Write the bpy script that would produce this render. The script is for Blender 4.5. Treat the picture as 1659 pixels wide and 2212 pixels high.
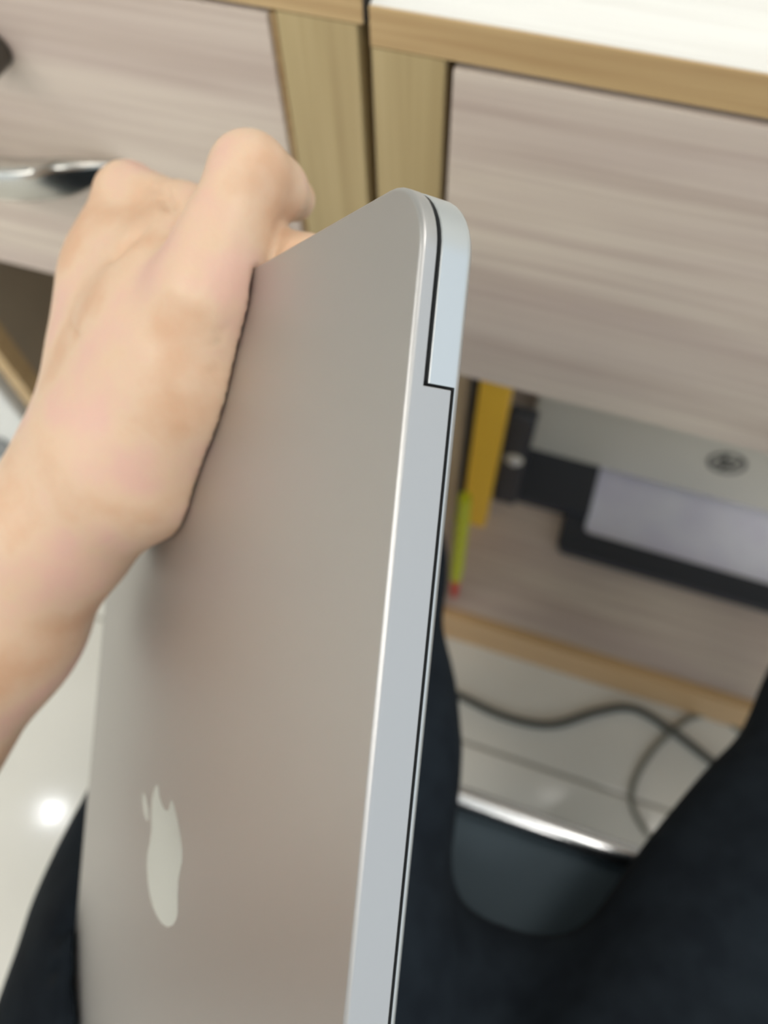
import bpy, bmesh, math, random
import numpy as np
from mathutils import Matrix, Vector

for o in list(bpy.data.objects): bpy.data.objects.remove(o)
SC = bpy.context.scene
COL = SC.collection
random.seed(4)

# ------------------------------------------------------------------ camera
F_PX, CX, CY = 1670.0, 829.5, 1106.0          # focal length in pixels of the 1659x2212 frame
H = 0.923                                      # camera height above the floor
_dn = np.array([885 - CX, 1943 - CY, F_PX]); _dn /= np.linalg.norm(_dn)       # nadir
_X = -np.array([-8500 - CX, -1614 - CY, F_PX]); _X -= _X.dot(_dn) * _dn; _X /= np.linalg.norm(_X)
_Y = np.cross(_X, -_dn); _Y = _Y if _Y[2] > 0 else -_Y
RW = np.array([_X, _Y, -_dn])                  # camera vector (x right, y down, z forward) -> world
CAMP = np.array([0, 0, H])
def cam2w(v): return CAMP + RW @ np.asarray(v, float)
def ray(x, y): return RW @ np.array([x - CX, y - CY, F_PX])
def pd(x, y, d): return np.array([(x - CX) * d / F_PX, (y - CY) * d / F_PX, d])   # pixel + depth -> camera space
def onz(x, y, zr):                             # pixel on the horizontal plane zr (relative to the camera) -> world
    r = ray(x, y); return CAMP + r * (zr / r[2])
def onY(x, y, Yd):
    r = ray(x, y); return CAMP + r * (Yd / r[1])

cd = bpy.data.cameras.new('camera'); cam = bpy.data.objects.new('camera', cd); COL.objects.link(cam)
cd.sensor_fit = 'HORIZONTAL'; cd.sensor_width = 36.0; cd.lens = F_PX / 1659.0 * 36.0
cd.clip_start = 0.01; cd.clip_end = 60
M = Matrix.Identity(4)
for i in range(3):
    M[i][0], M[i][1], M[i][2], M[i][3] = RW[i][0], -RW[i][1], -RW[i][2], CAMP[i]
cam.matrix_world = M
cd.dof.use_dof = True; cd.dof.focus_distance = 0.150; cd.dof.aperture_fstop = cd.lens / 2.6
SC.camera = cam

# ------------------------------------------------------------------ world, exposure
SC.view_settings.view_transform = 'Standard'; SC.view_settings.look = 'None'
SC.view_settings.gamma = 1.0; SC.view_settings.use_curve_mapping = False
SC.view_settings.exposure = 0.0
w = bpy.data.worlds.new('daylight'); SC.world = w; w.use_nodes = True
w.node_tree.nodes['Background'].inputs[0].default_value = (0.84, 0.935, 1.0, 1)
w.node_tree.nodes['Background'].inputs[1].default_value = 1.15
PANEL_FILL = 12.5          # emission of the added ceiling panels
SPOT = 500.0        # emission of the small downlights

# ------------------------------------------------------------------ helpers
def tag(o, label=None, cat=None, group=None, kind=None):
    if label: o['label'] = label
    if cat: o['category'] = cat
    if group: o['group'] = group
    if kind: o['kind'] = kind
    return o
def empty(name, loc=(0, 0, 0)):
    o = bpy.data.objects.new(name, None); o.empty_display_size = 0.05
    COL.objects.link(o); o.location = loc; bpy.context.view_layer.update(); return o
def link(name, me, mat=None, parent=None, smooth=False):
    o = bpy.data.objects.new(name, me); COL.objects.link(o)
    if mat: me.materials.clear(); me.materials.append(mat)
    if parent:
        o.parent = parent; o.matrix_parent_inverse = Matrix.Translation(-root_loc(parent))
    if smooth:
        for p in me.polygons: p.use_smooth = True
    return o
def root_loc(p):      # parts keep world coordinates: undo the Empty's offset once, at the first level
    return p.location.copy() if p.type == 'EMPTY' else Vector((0, 0, 0))
def from_bm(name, bm, mat, parent=None, smooth=False):
    bmesh.ops.recalc_face_normals(bm, faces=bm.faces)
    me = bpy.data.meshes.new(name); bm.to_mesh(me); bm.free()
    return link(name, me, mat, parent, smooth)
def sharp(o, ang=35):
    me = o.data
    for p in me.polygons: p.use_smooth = True
    try: me.set_sharp_from_angle(angle=math.radians(ang))
    except Exception: pass
    wn = o.modifiers.new('weighted_normals', 'WEIGHTED_NORMAL'); wn.mode = 'FACE_AREA'; wn.weight = 100; wn.keep_sharp = True
    return o
def box(name, x0, x1, y0, y1, z0, z1, mat, parent=None, bev=0.0008, seg=2, xf=None):
    """box in world metres, z relative to the camera height; xf: 4x4 applied afterwards"""
    bm = bmesh.new(); bmesh.ops.create_cube(bm, size=1.0)
    for v in bm.verts:
        v.co = Vector(((x0 + x1) / 2 + v.co.x * (x1 - x0), (y0 + y1) / 2 + v.co.y * (y1 - y0), (z0 + z1) / 2 + H + v.co.z * (z1 - z0)))
    if bev: bmesh.ops.bevel(bm, geom=bm.edges[:], offset=bev, segments=seg, affect='EDGES', profile=0.5)
    if xf: bmesh.ops.transform(bm, matrix=xf, verts=bm.verts)
    return sharp(from_bm(name, bm, mat, parent))
def tube(name, pts, rad, mat, parent=None, n=12, caps=True, sub=8):
    """smooth tube through world points (Catmull-Rom); rad scalar or per point"""
    pts = [np.asarray(p, float) for p in pts]
    rr = [rad] * len(pts) if np.isscalar(rad) else list(rad)
    P, Rr = [], []
    for i in range(len(pts) - 1):
        p0, p1, p2, p3 = pts[max(i - 1, 0)], pts[i], pts[i + 1], pts[min(i + 2, len(pts) - 1)]
        for k in range(sub):
            t = k / sub
            P.append(0.5 * (2 * p1 + (p2 - p0) * t + (2 * p0 - 5 * p1 + 4 * p2 - p3) * t * t + (3 * p1 - p0 - 3 * p2 + p3) * t ** 3))
            Rr.append(rr[i] * (1 - t) + rr[i + 1] * t)
    P.append(pts[-1]); Rr.append(rr[-1])
    bm = bmesh.new(); rings = []
    for i, p in enumerate(P):
        d = P[min(i + 1, len(P) - 1)] - P[max(i - 1, 0)]; d /= np.linalg.norm(d) + 1e-12
        a = np.cross(d, (0, 0, 1) if abs(d[2]) < .9 else (1, 0, 0)); a /= np.linalg.norm(a); b = np.cross(d, a)
        rings.append([bm.verts.new(p + Rr[i] * (math.cos(2 * math.pi * k / n) * a + math.sin(2 * math.pi * k / n) * b)) for k in range(n)])
    for i in range(len(rings) - 1):
        for k in range(n): bm.faces.new((rings[i][k], rings[i][(k + 1) % n], rings[i + 1][(k + 1) % n], rings[i + 1][k]))
    if caps: bm.faces.new(rings[0][::-1]); bm.faces.new(rings[-1])
    return sharp(from_bm(name, bm, mat, parent), 60)
def lathe(name, prof, origin, axis, mat, parent=None, n=28):
    """profile [(radius, height)] turned about axis through origin (world)"""
    ax = Vector(axis).normalized(); q = Vector((0, 0, 1)).rotation_difference(ax).to_matrix()
    bm = bmesh.new(); rings = []
    for r, h in prof:
        rings.append([bm.verts.new(Vector(origin) + q @ Vector((max(r, 1e-5) * math.cos(2 * math.pi * k / n), max(r, 1e-5) * math.sin(2 * math.pi * k / n), h))) for k in range(n)])
    for i in range(len(rings) - 1):
        for k in range(n): bm.faces.new((rings[i][k], rings[i][(k + 1) % n], rings[i + 1][(k + 1) % n], rings[i + 1][k]))
    bm.faces.new(rings[0][::-1]); bm.faces.new(rings[-1])
    return sharp(from_bm(name, bm, mat, parent), 40)

# ------------------------------------------------------------------ materials
def srgb(r, g, b):
    f = lambda c: (c / 255 / 12.92) if c / 255 <= .04045 else ((c / 255 + .055) / 1.055) ** 2.4
    return (f(r), f(g), f(b), 1)
def mat(name, col, rough=.5, metal=0, noise=None, bump=None, sss=None, coat=0, spec=.5, emit=None):
    m = bpy.data.materials.new(name); m.use_nodes = True; nt = m.node_tree; N = nt.nodes; L = nt.links
    b = N['Principled BSDF']; b.inputs['Base Color'].default_value = col; b.inputs['Roughness'].default_value = rough
    b.inputs['Metallic'].default_value = metal; b.inputs['Specular IOR Level'].default_value = spec
    if coat: b.inputs['Coat Weight'].default_value = coat; b.inputs['Coat Roughness'].default_value = .05
    tc = N.new('ShaderNodeTexCoord')
    if noise:            # (scale, second colour, detail)
        nz = N.new('ShaderNodeTexNoise'); nz.inputs['Scale'].default_value = noise[0]; nz.inputs['Detail'].default_value = noise[2] if len(noise) > 2 else 3
        L.new(tc.outputs['Object'], nz.inputs['Vector'])
        rp = N.new('ShaderNodeValToRGB'); rp.color_ramp.elements[0].position = .35; rp.color_ramp.elements[1].position = .65
        rp.color_ramp.elements[0].color = col; rp.color_ramp.elements[1].color = noise[1]
        L.new(nz.outputs['Fac'], rp.inputs['Fac']); L.new(rp.outputs['Color'], b.inputs['Base Color'])
    if bump:             # (scale, strength, distance)
        nb = N.new('ShaderNodeTexNoise'); nb.inputs['Scale'].default_value = bump[0]; nb.inputs['Detail'].default_value = 4
        L.new(tc.outputs['Object'], nb.inputs['Vector'])
        bp = N.new('ShaderNodeBump'); bp.inputs['Strength'].default_value = bump[1]; bp.inputs['Distance'].default_value = bump[2]
        L.new(nb.outputs['Fac'], bp.inputs['Height']); L.new(bp.outputs['Normal'], b.inputs['Normal'])
    if sss:
        b.inputs['Subsurface Weight'].default_value = sss[0]; b.inputs['Subsurface Radius'].default_value = (1, .35, .2); b.inputs['Subsurface Scale'].default_value = sss[1]
    if emit:
        b.inputs['Emission Color'].default_value = emit[0]; b.inputs['Emission Strength'].default_value = emit[1]
    return m
def wood(name, ca, cb, cc, axis='X', stretch=22.0, rough=.42, fine=.5):
    """printed melamine wood: broad pale clouds + fine streaks running along axis"""
    m = bpy.data.materials.new(name); m.use_nodes = True; nt = m.node_tree; N = nt.nodes; L = nt.links
    b = N['Principled BSDF']; b.inputs['Roughness'].default_value = rough
    tc = N.new('ShaderNodeTexCoord')
    def layer(sc, st, det, dist=0.0):
        mp = N.new('ShaderNodeMapping'); s = [sc] * 3
        s['XYZ'.index(axis)] = sc / st; mp.inputs['Scale'].default_value = s
        L.new(tc.outputs['Object'], mp.inputs['Vector'])
        nz = N.new('ShaderNodeTexNoise'); nz.inputs['Scale'].default_value = 1; nz.inputs['Detail'].default_value = det; nz.inputs['Distortion'].default_value = dist
        L.new(mp.outputs[0], nz.inputs['Vector']); return nz
    n1 = layer(26, stretch * .35, 3, .4); n2 = layer(330, stretch * 2.2, 4, .1); n3 = layer(95, stretch, 3, .3)
    r1 = N.new('ShaderNodeValToRGB'); e = r1.color_ramp.elements
    e[0].position = .32; e[0].color = ca; e[1].position = .68; e[1].color = cb
    L.new(n1.outputs['Fac'], r1.inputs['Fac'])
    ad = N.new('ShaderNodeMath'); ad.operation = 'ADD'; L.new(n2.outputs['Fac'], ad.inputs[0]); L.new(n3.outputs['Fac'], ad.inputs[1])
    mr = N.new('ShaderNodeMapRange'); mr.inputs['From Min'].default_value = .85; mr.inputs['From Max'].default_value = 1.3
    mr.inputs['To Min'].default_value = 0; mr.inputs['To Max'].default_value = fine; L.new(ad.outputs[0], mr.inputs['Value'])
    mx = N.new('ShaderNodeMix'); mx.data_type = 'RGBA'; L.new(mr.outputs[0], mx.inputs[0]); L.new(r1.outputs[0], mx.inputs[6]); mx.inputs[7].default_value = cc
    L.new(mx.outputs[2], b.inputs['Base Color'])
    return m

M_DRAWER = wood('pale_pink_ash_print', srgb(204, 186, 174), srgb(220, 205, 188), srgb(172, 150, 138), 'X')
M_TOP = wood('whitewashed_top_print', srgb(226, 222, 216), srgb(236, 234, 228), srgb(205, 198, 190), 'X', fine=.3)
M_BAND = wood('tan_edge_band', srgb(196, 164, 116), srgb(204, 174, 128), srgb(160, 124, 82), 'X', fine=.5)
M_STILE = wood('tan_stile_wood', srgb(186, 165, 120), srgb(196, 174, 130), srgb(152, 128, 86), 'Z', stretch=30, fine=.5)
M_CARCASS = wood('carcass_board', srgb(176, 160, 142), srgb(192, 178, 160), srgb(140, 122, 106), 'X')
M_PLINTH = wood('plinth_board', srgb(205, 166, 118), srgb(212, 176, 130), srgb(178, 136, 92), 'X', fine=.35)
M_BROWN = mat('brown_board', srgb(158, 142, 120), .6, noise=(9, srgb(148, 134, 114), 2))
M_DARKGAP = mat('dark_gap', srgb(52, 46, 38), .8)  # shade of narrow gaps put into a dark base colour
M_TILE = mat('beige_floor_tile', srgb(222, 218, 208), .10, noise=(3.5, srgb(214, 209, 198), 5), spec=.5)
M_GROUT = mat('grout', srgb(150, 144, 130), .9)
M_WALL = mat('painted_wall', srgb(226, 224, 218), .9)
M_CEIL = mat('painted_ceiling', srgb(235, 235, 233), .9)
M_CHROME = mat('polished_chrome', srgb(196, 194, 188), .2, 1)
M_SATIN = mat('satin_metal', srgb(225, 226, 228), .22, 1)
M_STEEL = mat('screw_steel', srgb(225, 228, 232), .35, .7)
M_DARKMETAL = mat('dark_lock_metal', srgb(88, 84, 78), .35, .8)
M_BLACKPL = mat('black_plastic', srgb(50, 53, 60), .38)
M_BEIGEPL = mat('grey_beige_plastic', srgb(212, 206, 192), .45)
M_EMBLEM = mat('dark_print', srgb(84, 84, 80), .5)
M_PAPER = mat('lilac_white_paper', srgb(240, 240, 252), .3, noise=(14, srgb(228, 226, 244), 2))
M_YELLOW = mat('yellow_plastic', srgb(250, 200, 62), .4)
M_YGLASS = mat('vial_green', srgb(190, 205, 70), .1)
M_NEON = mat('neon_yellow_plastic', srgb(196, 200, 40), .35)
M_RED = mat('red_plastic', srgb(206, 58, 52), .4)
M_CABLE = mat('dark_grey_rubber', srgb(74, 74, 68), .55)
M_CABLE2 = mat('grey_rubber', srgb(120, 118, 106), .55)
M_WHITEPL = mat('white_plastic', srgb(228, 227, 222), .4)
M_GREYPL = mat('grey_plastic', srgb(130, 132, 132), .5)
M_FABRIC = mat('black_navy_cloth', srgb(27, 33, 40), .95, noise=(60, srgb(34, 41, 48), 3), bump=(900, .4, .0006), spec=.15)
M_SHIRT = mat('light_grey_cotton', srgb(196, 196, 194), .9, bump=(900, .3, .0005))  # unseen shirt, light tone chosen to bounce light into the knee space
M_SEAT = mat('slate_vinyl', srgb(78, 90, 98), .7, bump=(400, .2, .0004), spec=.15)
M_SHOE = mat('black_shoe', srgb(28, 28, 30), .5)
M_ALU = mat('bead_blasted_aluminium', (.60, .62, .63, 1), .38, 1, bump=(5200, .06, .0002))
M_ALULID = mat('smudged_lid_aluminium', (.50, .487, .480, 1), .42, 1, bump=(5200, .05, .0002))
M_MIRROR = mat('mirror_inlay', (.48, .49, .475, 1), .12, 1)
M_GASKET = mat('black_gasket', srgb(16, 18, 20), .7)
M_PANEL = mat('added_panel_diffuser', (1, 1, 1, 1), .5, emit=((1.0, .96, .90, 1), PANEL_FILL))
M_SPOT = mat('spot_diffuser', (1, 1, 1, 1), .5, emit=((.93, .98, 1, 1), SPOT))
M_LAMPRIM = mat('white_lamp_rim', srgb(235, 235, 235), .4)

# ------------------------------------------------------------------ setting
FL = -H
floor = box('floor', -2.55, 2.25, -2.224, 1.376, FL - .06, FL - .0015, M_GROUT, bev=0); tag(floor, kind='structure')
tile_me = None
T0 = .6
for i in range(-4, 4):
    for j in range(-4, 2):
        x0, y0 = -.15 + i * T0, .176 + j * T0
        if tile_me is None:
            t = box('floor_tile', 0, T0 - .004, 0, T0 - .004, FL - .01, FL, M_TILE, bev=.0012); tile_me = t.data; t.modifiers.clear()
            for p in tile_me.polygons: p.use_smooth = False
        else:
            t = link('floor_tile', tile_me); 
        t.location = (x0 + .002, y0 + .002, 0); t.parent = floor
CEIL = 2.75 - H
c = box('ceiling', -2.55, 2.25, -2.224, 1.376, CEIL, CEIL + .08, M_CEIL, bev=0); tag(c, kind='structure')
c = box('wall_back', -2.55, 2.25, 1.376, 1.45, FL - .06, CEIL + .08, M_WALL, bev=0); tag(c, kind='structure')
c = box('wall_left', -2.63, -2.55, -2.224, 1.45, FL - .06, CEIL + .08, M_WALL, bev=0); tag(c, kind='structure')
def added_panel(x, y, label):  # panels added out of view to brighten desk top, drawers and knee space
    r = empty('added_panel_lamp', (x, y, CEIL + H)); tag(r, label, 'lamp', 'added square panel lamps')
    box('diffuser', x - .28, x + .28, y - .28, y + .28, CEIL - .018, CEIL - .008, M_PANEL, r, bev=0)
    for a, b, cc, d in ((-.3, .3, -.3, -.28), (-.3, .3, .28, .3), (-.3, -.28, -.28, .28), (.28, .3, -.28, .28)):
        box('frame', x + a, x + b, y + cc, y + d, CEIL - .022, CEIL, M_LAMPRIM, r, bev=.001)
for x, y in ((-1.95, -1.05), (-1.9, -1.75), (-.55, -1.45), (.75, .55), (.65, -1.45)):
    added_panel(x, y, 'square white panel lamp added under the ceiling, out of view')
def downlight(x, y):
    r = empty('downlight', (x, y, CEIL + H)); tag(r, 'small round downlight in the ceiling mirrored in the floor tiles', 'lamp', 'round downlights')
    lathe('rim', [(.05, 0), (.078, 0), (.08, -.006), (.062, -.012), (.05, -.008)], (x, y, CEIL + H), (0, 0, 1), M_LAMPRIM, r)
    lathe('diffuser', [(.0, -.004), (.05, -.004), (.05, -.007), (.0, -.0085)], (x, y, CEIL + H), (0, 0, 1), M_SPOT, r)
lp = onz(115, 1755, FL)
downlight(lp[0] * (1 + 2.75 / H), lp[1] * (1 + 2.75 / H))

# ------------------------------------------------------------------ desks
YD = .28
def rotz_about(p, deg): return Matrix.Translation(p) @ Matrix.Rotation(math.radians(deg), 4, 'Z') @ Matrix.Translation(-Vector(p))
def bow_handle(xc, zc, parent, half=.066, depth=.036, h=.020, xf=None):
    """crescent bow handle, pointed at both ends, swelling in the middle"""
    bm = bmesh.new(); rings = []; n = 28
    for i in range(n + 1):
        u = -1 + 2 * i / n; s = max(math.cos(u * math.pi / 2), 0)
        yo = YD - depth * s ** .8 - .0005; th = .003 + .013 * s ** .9; hh = .002 + (h / 2 - .002) * min(1, s * 2)
        q = []
        for k in range(12):
            a = 2 * math.pi * k / 12; ca, sa = math.cos(a), math.sin(a)
            sg = lambda v: math.copysign(abs(v) ** .5, v)
            q.append(bm.verts.new((xc + u * half, yo + th / 2 + sg(ca) * th / 2, H + zc + sg(sa) * hh)))
        rings.append(q)
    for i in range(n):
        for k in range(12): bm.faces.new((rings[i][k], rings[i][(k + 1) % 12], rings[i + 1][(k + 1) % 12], rings[i + 1][k]))
    bm.faces.new(rings[0][::-1]); bm.faces.new(rings[-1])
    if xf: bmesh.ops.transform(bm, matrix=xf, verts=bm.verts)
    return sharp(from_bm('handle', bm, M_CHROME, parent), 50)

# right desk: top, drawer, knee space with a low shelf
RX0, RX1, YB = -.107, .70, .88
ZT, ZB = -.1733, -.1893; ZD = -.384; ZS = -.848
rd = empty('desk', ((RX0 + RX1) / 2, YD, 0)); tag(rd, 'pale wood desk with whitewashed top, wide drawer and open shelf near the floor', 'desk')
box('desk_top', RX0, RX1, YD + .0012, YB, ZB, ZT, M_TOP, rd, bev=.0006)
box('edge_band', RX0, RX1, YD, YD + .0011, ZB + .0002, ZT - .0006, M_BAND, rd, bev=.0002)
box('stile', RX0, -.0765, YD + .0005, YD + .018, FL, ZB - .0006, M_STILE, rd, bev=.0006)
box('stile', RX1 - .034, RX1, YD + .0005, YD + .018, FL, ZB - .0006, M_STILE, rd, bev=.0006)
box('side_panel', RX0, -.0765, YD + .0185, YB, FL, ZB - .0006, M_CARCASS, rd, bev=.0005)
box('side_panel', RX1 - .034, RX1, YD + .0185, YB, FL, ZB - .0006, M_CARCASS, rd, bev=.0005)
box('shelf', -.076, RX1 - .0345, YD + .022, YB - .0125, ZS - .016, ZS, M_DRAWER, rd, bev=.0006)
box('plinth', -.076, RX1 - .0345, YD + .010, YD + .0215, FL, ZS + .001, M_PLINTH, rd, bev=.0006)
dr = box('drawer', -.0733, RX1 - .0375, YD + .0006, YD + .018, ZD, ZB - .0035, M_DRAWER, rd, bev=.0009)
box('drawer_box', -.058, RX1 - .05, YD + .0182, YD + .40, ZD + .012, ZB - .03, M_CARCASS, dr, bev=0)
bow_handle(.32, -.2735, dr)

# left desk: a hair taller and turned a little
LX1 = -.1125; LX0 = -.466
XF = rotz_about((LX1, YD, 0), .5)
ZT2, ZB2 = -.1655, -.1815
ld = empty('desk', ((LX0 + LX1) / 2, YD, 0)); tag(ld, 'pale wood desk with a curved chrome drawer handle, beside the laptop and hand', 'desk')
box('desk_top', LX0, LX1 + .0028, YD + .0012, YB, ZB2, ZT2, M_TOP, ld, bev=.0006, xf=XF)
box('edge_band', LX0, LX1 + .0028, YD, YD + .0011, ZB2 + .0002, ZT2 - .0006, M_BAND, ld, bev=.0002, xf=XF)
box('gap_shade_strip', LX1 + .0029, LX1 + .0038, YD + .001, YB, ZB2, ZT2, M_DARKGAP, ld, bev=0, xf=XF)  # added dark strip: shade of the gap between the desks as colour
box('stile', -.1465, LX1, YD + .0005, YD + .018, FL, ZB2 - .0006, M_STILE, ld, bev=.0006, xf=XF)
box('stile', LX0, LX0 + .016, YD + .0005, YD + .018, FL, ZB2 - .0006, M_BAND, ld, bev=.0006, xf=XF)
box('side_panel', -.1465, LX1, YD + .0185, YB, FL, ZB2 - .0006, M_CARCASS, ld, bev=.0005, xf=XF)
box('side_panel', LX0, LX0 + .016, YD + .0185, YB, FL, ZB2 - .0006, M_BROWN, ld, bev=.0005, xf=XF)
box('back_panel', LX0 + .0165, -.147, YD + .20, YD + .212, FL, ZD + .01, M_BROWN, ld, bev=0, xf=XF)
dl = box('drawer', LX0 + .019, -.1505, YD + .0006, YD + .018, ZD, ZB2 - .0025, M_DRAWER, ld, bev=.0009, xf=XF)
box('drawer_edge', -.15035, -.1482, YD + .003, YD + .018, ZD, ZB2 - .003, M_BAND, dl, bev=.0003, xf=XF)
box('drawer_box', LX0 + .03, -.165, YD + .0182, YD + .40, ZD + .012, ZB2 - .03, M_CARCASS, dl, bev=0, xf=XF)
bow_handle(-.313, -.2755, dl, xf=XF)
lk = onY(-20, 108, YD - .004)
lathe('drawer_lock', [(.0, -.014), (.0078, -.014), (.0092, -.012), (.0095, 0), (.0, 0)], (lk[0], YD - .002, lk[2]), (0, 1, 0), M_DARKMETAL, dl)

# ------------------------------------------------------------------ things in the knee space
# printer: body with round emblem, open paper tray
zt = ZS + .014
tl0 = onz(1210, 1185, zt); bt = onz(1290, 1012, zt)
TY0, TY1 = tl0[1], bt[1]; TX0 = tl0[0] - .004; TX1 = TX0 + .36
pr = empty('printer', ((TX0 + TX1) / 2, TY1 + .1, ZS + H)); tag(pr, 'grey beige printer with round emblem and black framed paper tray under the desk', 'printer')
BX0 = onY(1150, 900, TY1)[0]
box('body', BX0, TX1 + .01, TY1, TY1 + .22, ZS + .016, ZS + .24, M_BEIGEPL, pr, bev=.004, seg=3)
box('lower_body', BX0 + .004, TX1 + .006, TY1 + .012, TY1 + .215, ZS + .001, ZS + .0155, M_BLACKPL, pr, bev=.002)
fw = .030
def tray():
    bm = bmesh.new()
    def rr(x0, x1, y0, y1, r, z, n=6):
        out = []
        for cx, cy, a0 in ((x1 - r, y1 - r, 0), (x0 + r, y1 - r, 90), (x0 + r, y0 + r, 180), (x1 - r, y0 + r, 270)):
            for k in range(n + 1):
                a = math.radians(a0 + 90 * k / n); out.append(bm.verts.new((cx + r * math.cos(a), cy + r * math.sin(a), z)))
        return out
    z0, z1 = ZS + H + .001, zt + H
    o0 = rr(TX0, TX1, TY0, TY1 + .01, .012, z0); o1 = rr(TX0, TX1, TY0, TY1 + .01, .012, z1)
    i1 = rr(TX0 + fw * .8, TX1 - fw, TY0 + fw, TY1 + .008, .010, z1); i0 = rr(TX0 + fw * .8, TX1 - fw, TY0 + fw, TY1 + .008, .010, z0 + .004)
    n = len(o0)
    for a, b in ((o0, o1), (o1, i1), (i1, i0)):
        for k in range(n): bm.faces.new((a[k], a[(k + 1) % n], b[(k + 1) % n], b[k]))
    bm.faces.new(i0); bm.faces.new(o0[::-1])
    return from_bm('paper_tray', bm, M_BLACKPL, pr)
sharp(tray())
box('paper', TX0 + fw * .8 + .002, TX1 - fw - .002, TY0 + fw + .002, TY1 + .006, ZS + .006, zt - .004, M_PAPER, pr, bev=.0005)
# side guide at the left of the tray with a bright screw
gY = TY1 - .072
gt, gb = onY(1125, 893, gY), onY(1085, 1085, gY)
gx = (gt[0] + gb[0]) / 2
g = box('paper_guide', gx - .013, gx + .017, gY - .004, gY + .012, ZS + .001, gt[2] - H, M_BLACKPL, pr, bev=.005, seg=3)
box('guide_arm', gx + .015, TX0 + .026, gY + .001, TY1 + .005, ZS + .004, ZS + .020, M_BLACKPL, pr, bev=.003)
sw = onY(1112, 993, gY - .004)
lathe('washer', [(.0, -.002), (.0095, -.002), (.0105, -.0012), (.0105, 0), (.0, 0)], (sw[0] - .001, gY - .0041, sw[2]), (0, 1, 0), M_BEIGEPL, g)
lathe('screw', [(.0, -.004), (.0044, -.004), (.0056, -.0025), (.0058, 0), (.0, 0)], (sw[0], gY - .0062, sw[2]), (0, 1, 0), M_STEEL, g)
# emblem: ring with slanted strokes
em = onY(1570, 1000, TY1); eR = .0205
def emblem():
    y0, y1 = TY1 - .0012, TY1 + .0005
    bm = bmesh.new(); n = 40
    def bar(pts):
        f = [bm.verts.new((em[0] + x * eR, y0, em[2] + z * eR)) for x, z in pts]; b = [bm.verts.new((em[0] + x * eR, y1, em[2] + z * eR)) for x, z in pts]
        bm.faces.new(f); bm.faces.new(b[::-1])
        for k in range(len(pts)): bm.faces.new((f[k], f[(k + 1) % len(pts)], b[(k + 1) % len(pts)], b[k]))
    for k in range(n):
        a, b = 2 * math.pi * k / n, 2 * math.pi * (k + 1) / n
        bar([(math.cos(a) * .8, math.sin(a) * .8), (math.cos(a), math.sin(a)), (math.cos(b), math.sin(b)), (math.cos(b) * .8, math.sin(b) * .8)])
    s = .30                                     # slant of the letters: h and p
    def st(x0, x1, z0, z1): bar([(x0 + s * z0, z0), (x1 + s * z0, z0), (x1 + s * z1, z1), (x0 + s * z1, z1)])
    st(-.52, -.34, -.42, .66); st(-.36, -.12, .22, .40); st(-.24, -.06, -.42, .34)
    st(.04, .22, -.70, .40); st(.2, .46, .24, .40); st(.34, .52, -.38, .34); st(.2, .44, -.42, -.26)
    return from_bm('emblem', bm, M_EMBLEM, pr)
emblem()

# yellow level standing on the shelf
yl = onz(1022, 1122, ZS); yt = onY(1052, 845, yl[1])
lv = empty('spirit_level', (yl[0], yl[1], ZS + H)); tag(lv, 'yellow bar standing upright on the desk shelf beside the printer', 'level')
hl = .36
box('bar', yl[0] - .0135, yl[0] + .0155, yl[1] - .008, yl[1] + .014, ZS + .0004, ZS + hl, M_YELLOW, lv, bev=.002)
box('side_gap_shade', yl[0] - .0185, yl[0] - .0139, yl[1] - .009, yl[1] + .016, ZS + .0004, ZS + hl, M_DARKGAP, lv, bev=.001)  # dark strip standing in for the shaded gap beside the bar
box('end_cap', yl[0] - .0142, yl[0] + .0162, yl[1] - .0087, yl[1] + .0147, ZS + hl + .0002, ZS + hl + .008, M_BLACKPL, lv, bev=.002)

# neon stick with red tip, standing against the side panel
sb = onz(980, 1290, ZS); stp = onY(1004, 1078, sb[1] + .004)
sk = empty('stick_tool', tuple(sb)); tag(sk, 'slim neon yellow stick tool with red tip standing under the desk', 'tool')
a, b = np.array(sb), np.array(stp); d = b - a
tube('tip', [a, a + d * .06, a + d * .27], [.0015, .0042, .0062], M_RED, sk)
tube('handle', [a + d * .272, a + d * .3, a + d * .95, a + d], [.0055, .0066, .0064, .0045], M_NEON, sk)
for k in range(5):
    q = a + d * (.4 + .11 * k); u = d / np.linalg.norm(d)
    tube('grip_ring', [q - u * .0012, q, q + u * .0012], [.0066, .0076, .0066], M_NEON, sk, sub=2)

# cables on the floor
def floor_pts(l, r): return [onz(x, y, FL + r) for x, y in l]
cb = tube('thick_cable', floor_pts([(700, 1430), (850, 1440), (985, 1500), (1090, 1548), (1190, 1566), (1290, 1538), (1365, 1530), (1440, 1570), (1545, 1650), (1680, 1760)], .0046), .0046, M_CABLE, n=10)
tag(cb, 'thick dark grey cable lying in waves on the floor tiles', 'cable')
cb = tube('thin_cable', floor_pts([(1720, 1590), (1620, 1588), (1560, 1552), (1500, 1548), (1430, 1600), (1380, 1668), (1365, 1730), (1395, 1795), (1460, 1850)], .0031), .0031, M_CABLE2, n=10)
tag(cb, 'thin grey cable curling in a loop on the floor tiles', 'cable')

# white bin left of the left desk
bx = onY(8, 880, .30)
wb = empty('storage_box', (LX0 - .12, .4, 0)); tag(wb, 'white plastic box with grey band standing beside the desk side panel', 'box')
box('body', LX0 - .26, LX0 - .012, YD - .01, .6, FL, FL + .42, M_WHITEPL, wb, bev=.006)
box('band', LX0 - .262, LX0 - .06, YD - .013, YD - .0105, FL + .2, FL + .255, M_GREYPL, wb, bev=.001)
box('lid', LX0 - .264, LX0 - .009, YD - .013, .604, FL + .4205, FL + .44, M_WHITEPL, wb, bev=.004)

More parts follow.
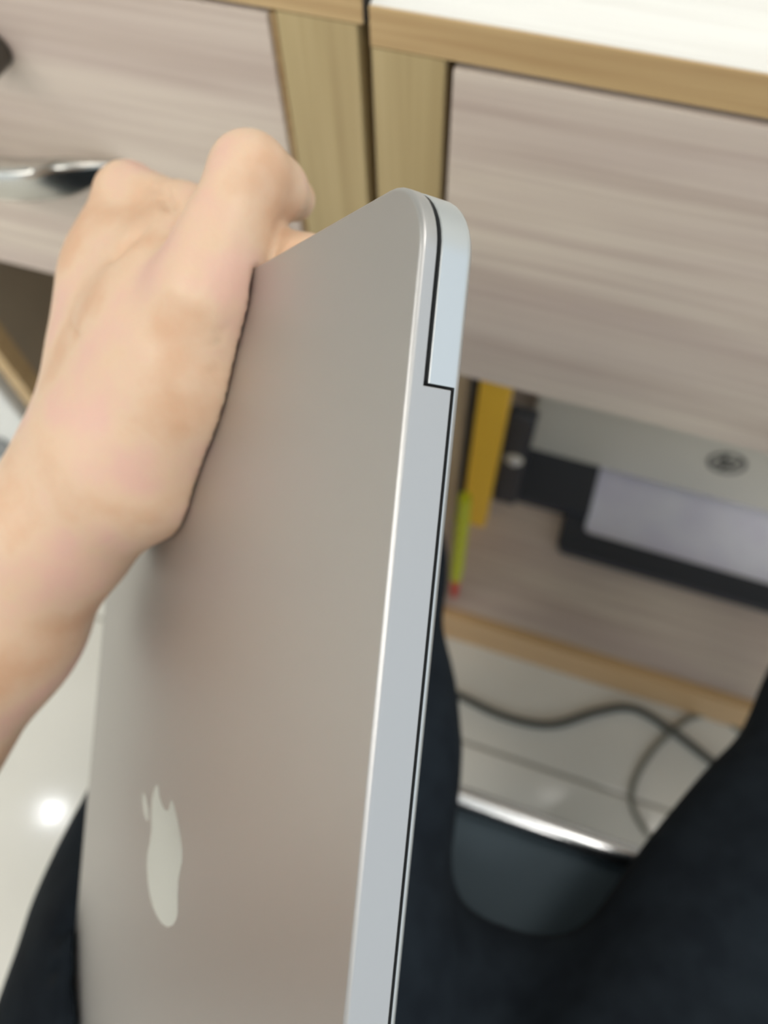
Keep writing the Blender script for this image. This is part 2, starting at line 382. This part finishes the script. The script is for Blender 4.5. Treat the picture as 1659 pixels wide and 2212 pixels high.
# ------------------------------------------------------------------ laptop
LW, LD, LT = .3404, .2376, .0114
LC = np.array([0.007546, -0.0576517, 0.1286189])
LR = np.array([[-0.0975001, -0.4975307, 0.8619495], [0.9949307, -0.0701608, 0.0720445], [0.0246307, 0.8646043, 0.5018492]])
def lap(l, s, n): return cam2w(LC + LR @ np.array([l, s, n]))
LAPM = Matrix.Identity(4)
_A = RW @ LR; _o = cam2w(LC)
for i in range(3):
    for j in range(3): LAPM[i][j] = _A[i][j]
    LAPM[i][3] = _o[i]
def rrect(l0, l1, s0, s1, r, n=10):
    out = []
    for cx, cy, a0 in ((l1 - r, s1 - r, 0), (l0 + r, s1 - r, 90), (l0 + r, s0 + r, 180), (l1 - r, s0 + r, 270)):
        for k in range(n + 1):
            a = math.radians(a0 + 90 * k / n); out.append((cx + r * math.cos(a), cy + r * math.sin(a)))
    return out
def slab(layers, r):
    """rounded slab from [(n, inset)] layers in laptop coordinates"""
    bm = bmesh.new(); rings = []
    for nn, ins in layers: rings.append([bm.verts.new((x, y, nn)) for x, y in rrect(ins, LW - ins, ins, LD - ins, r - ins)])
    m = len(rings[0])
    for i in range(len(rings) - 1):
        for k in range(m): bm.faces.new((rings[i][k], rings[i][(k + 1) % m], rings[i + 1][(k + 1) % m], rings[i + 1][k]))
    bm.faces.new(rings[0]); bm.faces.new(rings[-1][::-1])
    bmesh.ops.recalc_face_normals(bm, faces=bm.faces)
    return bm
def arc(n0, r, sgn, k=5):   # quarter round layers
    return [(n0 + sgn * r * (1 - math.cos(math.pi / 2 * i / k)), r * (1 - math.sin(math.pi / 2 * i / k))) for i in range(k + 1)]
HC0, HC1, HCD, HCN = .0361, LW - .0361, .0105, .0089
RC = .0135
lt = empty('laptop', tuple(lap(0, 0, LT))); tag(lt, 'closed silver laptop with mirrored fruit emblem, held upright by the hand', 'laptop')
def to_obj(name, bm, m, parent, cut=None, add=None, ang=40):
    bmesh.ops.recalc_face_normals(bm, faces=bm.faces)
    me = bpy.data.meshes.new(name); bm.to_mesh(me); bm.free()
    for cutbm, op in ((cut, 'DIFFERENCE'), (add, 'UNION')):
        if cutbm is None: continue
        o = bpy.data.objects.new('tmp', me); COL.objects.link(o)
        bmesh.ops.recalc_face_normals(cutbm, faces=cutbm.faces)
        cm = bpy.data.meshes.new('cut'); cutbm.to_mesh(cm); cutbm.free(); co = bpy.data.objects.new('cut', cm); COL.objects.link(co)
        md = o.modifiers.new('b', 'BOOLEAN'); md.object = co; md.operation = op; md.solver = 'EXACT'
        bpy.context.view_layer.update()
        me2 = bpy.data.meshes.new_from_object(o.evaluated_get(bpy.context.evaluated_depsgraph_get()))
        bpy.data.objects.remove(o); bpy.data.objects.remove(co); me = me2; me.name = name
    me.transform(LAPM)
    return sharp(link(name, me, m, parent), ang)
def lbox(l0, l1, s0, s1, n0, n1, bev=0, seg=3):
    bm = bmesh.new(); bmesh.ops.create_cube(bm, size=1)
    for v in bm.verts: v.co = Vector(((l0 + l1) / 2 + v.co.x * (l1 - l0), (s0 + s1) / 2 + v.co.y * (s1 - s0), (n0 + n1) / 2 + v.co.z * (n1 - n0)))
    if bev: bmesh.ops.bevel(bm, geom=bm.edges[:], offset=bev, segments=seg, affect='EDGES', profile=.5)
    return bm
lid = to_obj('lid', slab(arc(0, .0010, 1) + [(.0030, 0), (.0032, .0002)], RC), M_ALULID, lt, add=lbox(HC0, HC1, 0, HCD, .002, HCN, bev=.0002, seg=2), ang=50)
base = to_obj('base', slab([(.0041, .0002), (.0043, 0)] + arc(LT, .0022, -1, 7)[::-1], RC), M_ALU, lt, cut=lbox(HC0 - .0005, HC1 + .0005, -.005, HCD + .001, .003, HCN + .0006))
to_obj('gasket', slab([(.00325, .0011), (.00405, .0011)], RC), M_GASKET, lt, cut=lbox(HC0 - .001, HC1 + .001, -.005, HCD + .002, .003, .006))
to_obj('hinge', lbox(HC0 + .0005, HC1 - .0005, .0010, HCD + .0008, HCN + .0001, HCN + .0005), M_GASKET, lt)
for l in (.03, LW - .03):
    for s in (.03, LD - .03):
        p = lap(l, s, LT); nn = Vector(_A[:, 2])
        lathe('rubber_foot', [(.0, 0), (.0085, 0), (.008, .0009), (.0, .0011)], tuple(p), nn, M_GASKET, base)
# emblem of the lid: bitten fruit with a leaf; x to the right, y up, unit = body width
def cat(pts, n=8):
    out = []; m = len(pts); P = [np.array(p) for p in pts]
    for i in range(m):
        p0, p1, p2, p3 = P[i - 1], P[i], P[(i + 1) % m], P[(i + 2) % m]
        for k in range(n):
            t = k / n; out.append(.5 * (2 * p1 + (p2 - p0) * t + (2 * p0 - 5 * p1 + 4 * p2 - p3) * t * t + (3 * p1 - p0 - 3 * p2 + p3) * t ** 3))
    return out
fruit = [(0.02, .36), (.14, .405), (.27, .43), (.39, .38), (.455, .30)]
bite = [(.385, .20), (.355, .06), (.39, -.08), (.50, -.135)]
low = [(.44, -.31), (.33, -.46), (.22, -.535), (.12, -.52), (.0, -.49), (-.12, -.52), (-.22, -.54), (-.34, -.45), (-.44, -.28), (-.49, -.08), (-.49, .10), (-.44, .26), (-.34, .37), (-.22, .42), (-.10, .39)]
leaf = [(.06, .50), (.055, .58), (.09, .67), (.16, .735), (.215, .745), (.215, .66), (.185, .58), (.12, .51)]
EW = .0375
def inlay(name, pts, parent):
    bm = bmesh.new()
    f = []; b = []
    for x, y in pts:
        l, s = LW / 2 - x * EW, LD / 2 + (y - .05) * EW
        f.append(bm.verts.new((l, s, -.00005))); b.append(bm.verts.new((l, s, .0002)))
    bm.faces.new(f); bm.faces.new(b[::-1])
    for k in range(len(f)): bm.faces.new((f[k], f[(k + 1) % len(f)], b[(k + 1) % len(f)], b[k]))
    return to_obj(name, bm, M_MIRROR, parent, ang=30)
inlay('emblem_body', cat(fruit + bite + low, 6), lid)
inlay('emblem_leaf', cat(leaf, 6), lid)

# ------------------------------------------------------------------ implicit surfaces for the figure
def surface_nets(sdf, lo, hi, h):
    lo = np.asarray(lo, float); n = np.ceil((np.asarray(hi) - lo) / h).astype(int) + 1
    ax = [lo[i] + h * np.arange(n[i]) for i in range(3)]
    Fv = np.empty(n, np.float32); B = 8
    nb = -(-n // B); I = np.argwhere(np.ones(nb, bool))
    Cn = lo + h * (I * B + (B - 1) / 2); fc = sdf(Cn)                 # one value for each block, then fill in near the surface only
    for (i, j, k), f0 in zip(I * B, fc):
        if abs(f0) > 1.15 * B * h: Fv[i:i + B, j:j + B, k:k + B] = f0
    near = I[np.abs(fc) <= 1.15 * B * h] * B
    g3 = np.stack(np.meshgrid(*[np.arange(B)] * 3, indexing='ij'), -1).reshape(-1, 3)
    for q0 in range(0, len(near), 400):
        nq = near[q0:q0 + 400]; P = lo + h * (nq[:, None, :] + g3[None]); v = sdf(P.reshape(-1, 3)).reshape(len(nq), B, B, B)
        for (i, j, k), blk in zip(nq, v):
            d = Fv[i:i + B, j:j + B, k:k + B].shape; Fv[i:i + B, j:j + B, k:k + B] = blk[:d[0], :d[1], :d[2]]
    S = Fv < 0
    cs = np.zeros(tuple(n - 1), np.int8)
    corners = [(a, b, c) for a in (0, 1) for b in (0, 1) for c in (0, 1)]
    sl = lambda o: tuple(slice(o[i], n[i] - 1 + o[i]) for i in range(3))
    for o in corners: cs += S[sl(o)]
    act = (cs > 0) & (cs < 8); idx = -np.ones(act.shape, np.int64); cell = np.argwhere(act); idx[act] = np.arange(len(cell))
    acc = np.zeros((len(cell), 3)); cnt = np.zeros(len(cell))
    for o in corners:
        for a in range(3):
            if o[a]: continue
            p = list(o); p[a] = 1
            A = cell + np.array(o); B = cell + np.array(p)
            fa = Fv[A[:, 0], A[:, 1], A[:, 2]]; fb = Fv[B[:, 0], B[:, 1], B[:, 2]]
            mk = (fa < 0) != (fb < 0); t = np.where(mk, fa / np.where(mk, fa - fb, 1), 0)
            q = np.array(o, float) + np.zeros((len(cell), 3)); q[:, a] += t
            acc[mk] += q[mk]; cnt[mk] += 1
    V = lo + h * (cell + acc / cnt[:, None])
    quads = []
    for a in range(3):
        b, c = (a + 1) % 3, (a + 2) % 3
        s0 = [slice(None)] * 3; s1 = [slice(None)] * 3; s0[a] = slice(0, n[a] - 1); s1[a] = slice(1, n[a])
        E_ = np.argwhere(S[tuple(s0)] != S[tuple(s1)])
        E_ = E_[(E_[:, b] > 0) & (E_[:, c] > 0) & (E_[:, b] < n[b] - 1) & (E_[:, c] < n[c] - 1)]
        if not len(E_): continue
        def g(db, dc):
            q = E_.copy(); q[:, b] += db; q[:, c] += dc; return idx[q[:, 0], q[:, 1], q[:, 2]]
        Q = np.stack([g(-1, -1), g(0, -1), g(0, 0), g(-1, 0)], 1)
        fl = ~S[E_[:, 0], E_[:, 1], E_[:, 2]]; Q[fl] = Q[fl][:, ::-1]
        quads.append(Q)
    for _ in range(2):                     # pull the vertices onto the surface
        f0 = sdf(V); e = h * .25; G = np.stack([(sdf(V + e * np.eye(3)[i]) - f0) / e for i in range(3)], 1)
        V = V - np.clip(f0, -h, h)[:, None] * G / (np.sum(G * G, 1) + 1e-9)[:, None]
    return V, np.concatenate(quads)
def smin(a, b, k):
    hh = np.clip(.5 + .5 * (b - a) / k, 0, 1); return b * (1 - hh) + a * hh - k * hh * (1 - hh)
def cap(P, a, b, ra, rb):
    a = np.asarray(a, float); b = np.asarray(b, float); d = b - a
    t = np.clip((P - a) @ d / (d @ d), 0, 1); return np.linalg.norm(P - a - t[:, None] * d, axis=1) - (ra + (rb - ra) * t)
def mesh_np(name, V, Q, m, parent):
    me = bpy.data.meshes.new(name); me.from_pydata(V.tolist(), [], Q.tolist()); me.validate(); me.update()
    return link(name, me, m, parent, True)

# ------------------------------------------------------------------ chair
SEAT = -.523
ce0, ce1 = onz(990, 1722, SEAT), onz(1388, 1866, SEAT)
CHY = (ce0[1] + ce1[1]) / 2
ch = empty('chair', (.03, -.16, 0)); tag(ch, 'dark slate padded chair with a shiny front trim under the seated person', 'chair')
def seat_pad():
    bm = bmesh.new(); rings = []
    def lo(ins, z): return [bm.verts.new((x - .21, y + CHY - .432, z)) for x, y in [(px, py) for px, py in rrect2(.46, .43, ins, .05)]]
    def rrect2(wd, dp, ins, r, n=6):
        out = []
        for cx, cy, a0 in ((wd - r, dp - r, 0), (r, dp - r, 90), (r, r, 180), (wd - r, r, 270)):
            for k in range(n + 1):
                a = math.radians(a0 + 90 * k / n); out.append((cx + (r - ins) * math.cos(a), cy + (r - ins) * math.sin(a)))
        return out
    for z, ins in ((-.06, .012), (-.052, 0), (-.012, 0), (-.004, .004), (0, .014)): rings.append(lo(ins, SEAT + H + z + .0))
    for i in range(len(rings) - 1):
        m = len(rings[i])
        for k in range(m): bm.faces.new((rings[i][k], rings[i][(k + 1) % m], rings[i + 1][(k + 1) % m], rings[i + 1][k]))
    bm.faces.new(rings[0][::-1]); bm.faces.new(rings[-1])
    return sharp(from_bm('seat', bm, M_SEAT, ch), 60)
seat_pad()
tube('front_trim', [(-.14, CHY, SEAT + H), (-.1, CHY, SEAT + H), (ce1[0] - .004, CHY, SEAT + H), (ce1[0] + .001, CHY, SEAT + H)], [.006, .0082, .0082, .006], M_SATIN, ch, n=14)
lathe('post', [(.026, .10), (.026, .24), (.018, .241), (.018, SEAT + H - .0615)], (.03, -.16, 0), (0, 0, 1), M_DARKMETAL, ch)
for k in range(5):
    a = math.radians(90 + 36 + 72 * k); ca, sa = math.cos(a), math.sin(a)
    tube('base_leg', [(.03 + .024 * ca, -.16 + .024 * sa, .115), (.03 + .13 * ca, -.16 + .13 * sa, .098), (.03 + .235 * ca, -.16 + .235 * sa, .072)], [.02, .017, .012], M_BLACKPL, ch, n=10, sub=4)
    p = (.03 + .235 * ca, -.16 + .235 * sa, .0275)
    lathe('caster', [(.0, -.018), (.024, -.018), (.027, -.013), (.027, .013), (.024, .018), (.0, .018)], p, (-sa, ca, 0), M_BLACKPL, ch, n=20)
    tube('caster_stem', [(p[0], p[1], .05), (p[0], p[1], .068)], .006, M_DARKMETAL, ch, n=8, sub=2)

# ------------------------------------------------------------------ person
pe = empty('person', (0, -.2, SEAT + H)); tag(pe, 'seated person in black trousers gripping the closed laptop with the left hand', 'person')
def px2(x, y, d, r): return pd(x, y, d), r * d / F_PX      # radius given in pixels
LRt = LR.T
def lap_box(P, pad=0.0, exclude=False):      # signed distance to the closed laptop (camera space)
    q = (P - LC) @ LR - np.array([LW / 2, LD / 2, LT / 2]); q = np.abs(q) - np.array([LW / 2, LD / 2, LT / 2]) - pad
    return np.linalg.norm(np.maximum(q, 0), axis=1) + np.minimum(q.max(1), 0)
def chain(P, nodes, k):
    d = None
    for (a, ra), (b, rb) in zip(nodes[:-1], nodes[1:]):
        c_ = cap(P, a, b, ra, rb); d = c_ if d is None else smin(d, c_, k)
    return d
def lapc(l, s, n): return LC + LR @ np.array([l, s, n])
SHOULDER = (np.array([-.20, -.33, H - .02]) - CAMP) @ RW
GROOVES = []
def hand_sdf(P):
    # upper arm, forearm and wrist
    arm = chain(P, [(SHOULDER, .052), (pd(-560, 2230, .30), .044), px2(-300, 1800, .295, 190), px2(-8, 1345, .278, 160), px2(135, 1130, .262, 140), px2(225, 1000, .255, 130)], .02)
    # palm: one ray for each metacarpal
    ray1 = chain(P, [px2(240, 950, .256, 135), px2(256, 770, .256, 122), px2(262, 600, .257, 104), px2(278, 430, .258, 74)], .015)
    ray2 = chain(P, [px2(215, 950, .272, 118), px2(238, 720, .278, 84), px2(280, 450, .28, 62)], .015)
    ray3 = chain(P, [px2(210, 960, .285, 105), px2(235, 720, .297, 78), px2(285, 500, .302, 58)], .015)
    ray4 = chain(P, [px2(215, 970, .295, 95), px2(245, 740, .312, 74), px2(295, 560, .32, 52)], .015)
    d = smin(arm, ray1, .022)
    for r_ in (ray2, ray3, ray4): d = smin(d, r_, .016)
    # thenar and thumb
    th0 = chain(P, [px2(318, 1005, .242, 138), px2(418, 800, .226, 124), px2(458, 630, .208, 100)], .02)
    d = smin(d, th0, .026)
    d = smin(d, chain(P, [px2(300, 900, .243, 128), px2(348, 690, .2325, 98), px2(372, 590, .228, 76)], .02), .018)
    thumb = chain(P, [px2(452, 630, .210, 98), px2(487, 510, .206, 86), px2(535, 372, .204, 80)], .006)
    tip = chain(P, [px2(543, 382, .206, 72), px2(590, 408, .216, 64), px2(634, 430, .228, 47)], .006)
    d = smin(d, smin(thumb, tip, .007), .010)
    web = chain(P, [px2(330, 560, .246, 92), px2(400, 500, .236, 70)], .01)
    d = smin(d, web, .014)
    # fingers hooked over the short edge and behind the base
    N0 = LT + .0085
    f1 = chain(P, [px2(280, 425, .256, 70), px2(400, 468, .240, 62), (lapc(-.003, .085, .0170), .0084), (lapc(.006, .080, N0), .0080), (lapc(.03, .078, N0 - .0005), .0068)], .006)
    f2 = chain(P, [px2(280, 450, .28, 62), px2(375, 500, .262, 58), (lapc(-.012, .118, .006), .0090), (lapc(.006, .112, N0), .0082), (lapc(.036, .110, N0 - .0005), .0070)], .006)
    f3 = chain(P, [px2(285, 500, .302, 58), (lapc(-.014, .148, -.004), .0092), (lapc(-.011, .143, .010), .0086), (lapc(.008, .139, N0), .0080), (lapc(.034, .135, N0 - .0005), .0068)], .006)
    f4 = chain(P, [px2(295, 560, .32, 52), (lapc(-.012, .176, -.004), .0082), (lapc(-.009, .170, .010), .0076), (lapc(.008, .165, N0), .0070), (lapc(.026, .161, N0 - .001), .0060)], .006)
    fi = np.minimum(np.minimum(f1, f2), np.minimum(f3, f4))
    d = smin(d, fi, .003)
    for a_, b_, r_, k_ in GROOVES: d = -smin(-d, cap(P, a_, b_, r_, r_), k_)
    # skin presses flat against the laptop
    return np.maximum(d, -lap_box(P, .0003))
def skin_mat():
    m = mat('skin', srgb(214, 172, 142), .42, sss=(.18, .005), bump=(300, .22, .0010), spec=.4)
    nt = m.node_tree; N = nt.nodes; L = nt.links; b = N['Principled BSDF']
    tc = N.new('ShaderNodeTexCoord'); n1 = N.new('ShaderNodeTexNoise'); n1.inputs['Scale'].default_value = 42; n1.inputs['Detail'].default_value = 5
    L.new(tc.outputs['Object'], n1.inputs['Vector']); rp = N.new('ShaderNodeValToRGB'); e = rp.color_ramp.elements
    e[0].position = .34; e[0].color = srgb(208, 168, 137); e[1].position = .66; e[1].color = srgb(216, 176, 158)
    q = e.new(.5); q.color = srgb(216, 184, 156)
    L.new(n1.outputs['Fac'], rp.inputs['Fac']); L.new(rp.outputs['Color'], b.inputs['Base Color']); return m
M_SKIN = skin_mat()
def skin_at(x, y, sink):       # the point of the skin that a pixel looks at
    t = np.linspace(.15, .36, 1400); f_ = hand_sdf(np.stack([pd(x, y, d_) for d_ in t])); i = int(np.argmax(f_ < 0))
    return pd(x, y, t[i] + sink)
_g = [((318, 400), (338, 408), .0006, .0018), ((338, 408), (354, 423), .0012, .0018), ((354, 423), (368, 449), .0018, .0018),      # crease between thumb and index finger
      ((252, 548), (292, 508), .0008, .0060),                                                # dimple on the back of the hand
      ((150, 690), (172, 730), .0003, .0012),
      ((478, 712), (538, 700), .0003, .0016), ((470, 735), (534, 728), .0003, .0016), ((462, 800), (522, 790), .0003, .0018)]   # folds at the thumb joint
GROOVES = [(skin_at(*a_, .0006), skin_at(*b_, .0006), r_, k_) for a_, b_, r_, k_ in _g]
V, Q = surface_nets(hand_sdf, (-.40, -.165, -.20), (.03, .34, .375), .0015)
body = mesh_np('body', np.array([cam2w(v) for v in V]), Q[:, ::-1] if False else Q, M_SKIN, pe)

# trousers: both legs and the lap, dented where the laptop rests
def trouser_sdf(Pw):
    P = Pw.copy(); P[:, 2] -= H
    sq = np.array([1, 1, 1.22])
    def leg(nodes, k=.03):
        d = None
        for (a, ra), (b, rb) in zip(nodes[:-1], nodes[1:]):
            c_ = cap(P * sq, np.array(a) * sq, np.array(b) * sq, ra, rb); d = c_ if d is None else smin(d, c_, k)
        return d
    zl = -.455
    left = leg([((-.045, -.30, zl + .01), .105), ((-.074, -.05, zl), .104), ((-.091, .06, zl), .091), ((-.118, .165, zl - .004), .076), ((-.130, .185, zl - .06), .064), ((-.14, .06, -.70), .055), ((-.152, -.025, -.855), .046)])
    right = leg([((.13, -.30, zl + .01), .105), ((.170, -.06, zl), .100), ((.209, .04, zl), .093), ((.250, .165, zl - .006), .078), ((.262, .182, zl - .06), .066), ((.30, .08, -.70), .055), ((.315, .012, -.855), .046)])
    lapb = leg([((-.06, -.30, zl), .10), ((.12, -.30, zl), .10)]); d = smin(left, right, .022); d = smin(d, lapb, .05)
    d = smin(d, leg([((.02, -.12, zl - .01), .05), ((.05, -.035, zl - .03), .037)]), .05)
    x, y, z = P[:, 0], P[:, 1], P[:, 2]
    d = d + .0016 * np.sin(38 * y + 31 * x + 2.2 * np.sin(17 * x + 8 * z)) * np.sin(13 * x + 19 * y + 1.3) + .0008 * np.sin(90 * y - 70 * x + 3 * np.sin(23 * z + 11 * y))
    d = d / 1.1
    d = np.maximum(d, (SEAT + .0005) - z - 10 * np.maximum(y - CHY - .012, 0))          # flat where the thighs rest on the seat
    C_ = (Pw - CAMP) @ RW                           # back to camera space
    return np.maximum(d, -(lap_box(C_, .0012)))
V, Q = surface_nets(trouser_sdf, (-.25, -.44, .01), (.40, .30, .62), .006)
mesh_np('trousers', V, Q, M_FABRIC, pe)
for sx, sy in ((-.152, -.02), (.322, .02)):
    def shoe_sdf(P, sx=sx, sy=sy):
        d = smin(cap(P, (sx, sy - .03, .045), (sx, sy + .12, .032), .042, .034), cap(P, (sx, sy - .03, .05), (sx, sy - .02, .10), .040, .044), .03)
        return np.maximum(d, .001 - P[:, 2])
    V, Q = surface_nets(shoe_sdf, (sx - .07, sy - .1, -.02), (sx + .07, sy + .19, .17), .006)
    mesh_np('shoe', V, Q, M_SHOE, pe)

# unseen shirt over torso and upper arm, light grey to bounce light forward
def shirt_sdf(P):
    sq = np.array([1, 1.45, 1])
    tor = None
    for a, ra, b, rb in (((.04, -.375, .47), .165, (.04, -.40, .70), .155), ((.04, -.40, .70), .155, (.04, -.42, .86), .175), ((-.06, -.42, .93), .09, (.14, -.42, .93), .09)):
        c_ = cap(P * sq, np.array(a) * sq, np.array(b) * sq, ra, rb); tor = c_ if tor is None else smin(tor, c_, .06)
    C_ = (P - CAMP) @ RW
    el = np.array([-.232, -.126, H - .35]); sh = np.array([-.20, -.33, H - .02])
    sl = cap(P, sh, sh + (el - sh) * .52, .068, .060)
    d = smin(tor, smin(sl, cap(P, sh, (-.06, -.41, .93), .068, .09), .03), .03)
    hole = cap(P, sh + (el - sh) * .1, sh + (el - sh) * 1.2, .0515, .0505)
    d = np.maximum(d, -hole); d = np.maximum(d, .49 - P[:, 2] - 0 * C_[:, 0])
    return d / 1.2
V, Q = surface_nets(shirt_sdf, (-.32, -.62, .46), (.30, -.17, 1.06), .008)
mesh_np('shirt', V, Q, M_SHIRT, pe)
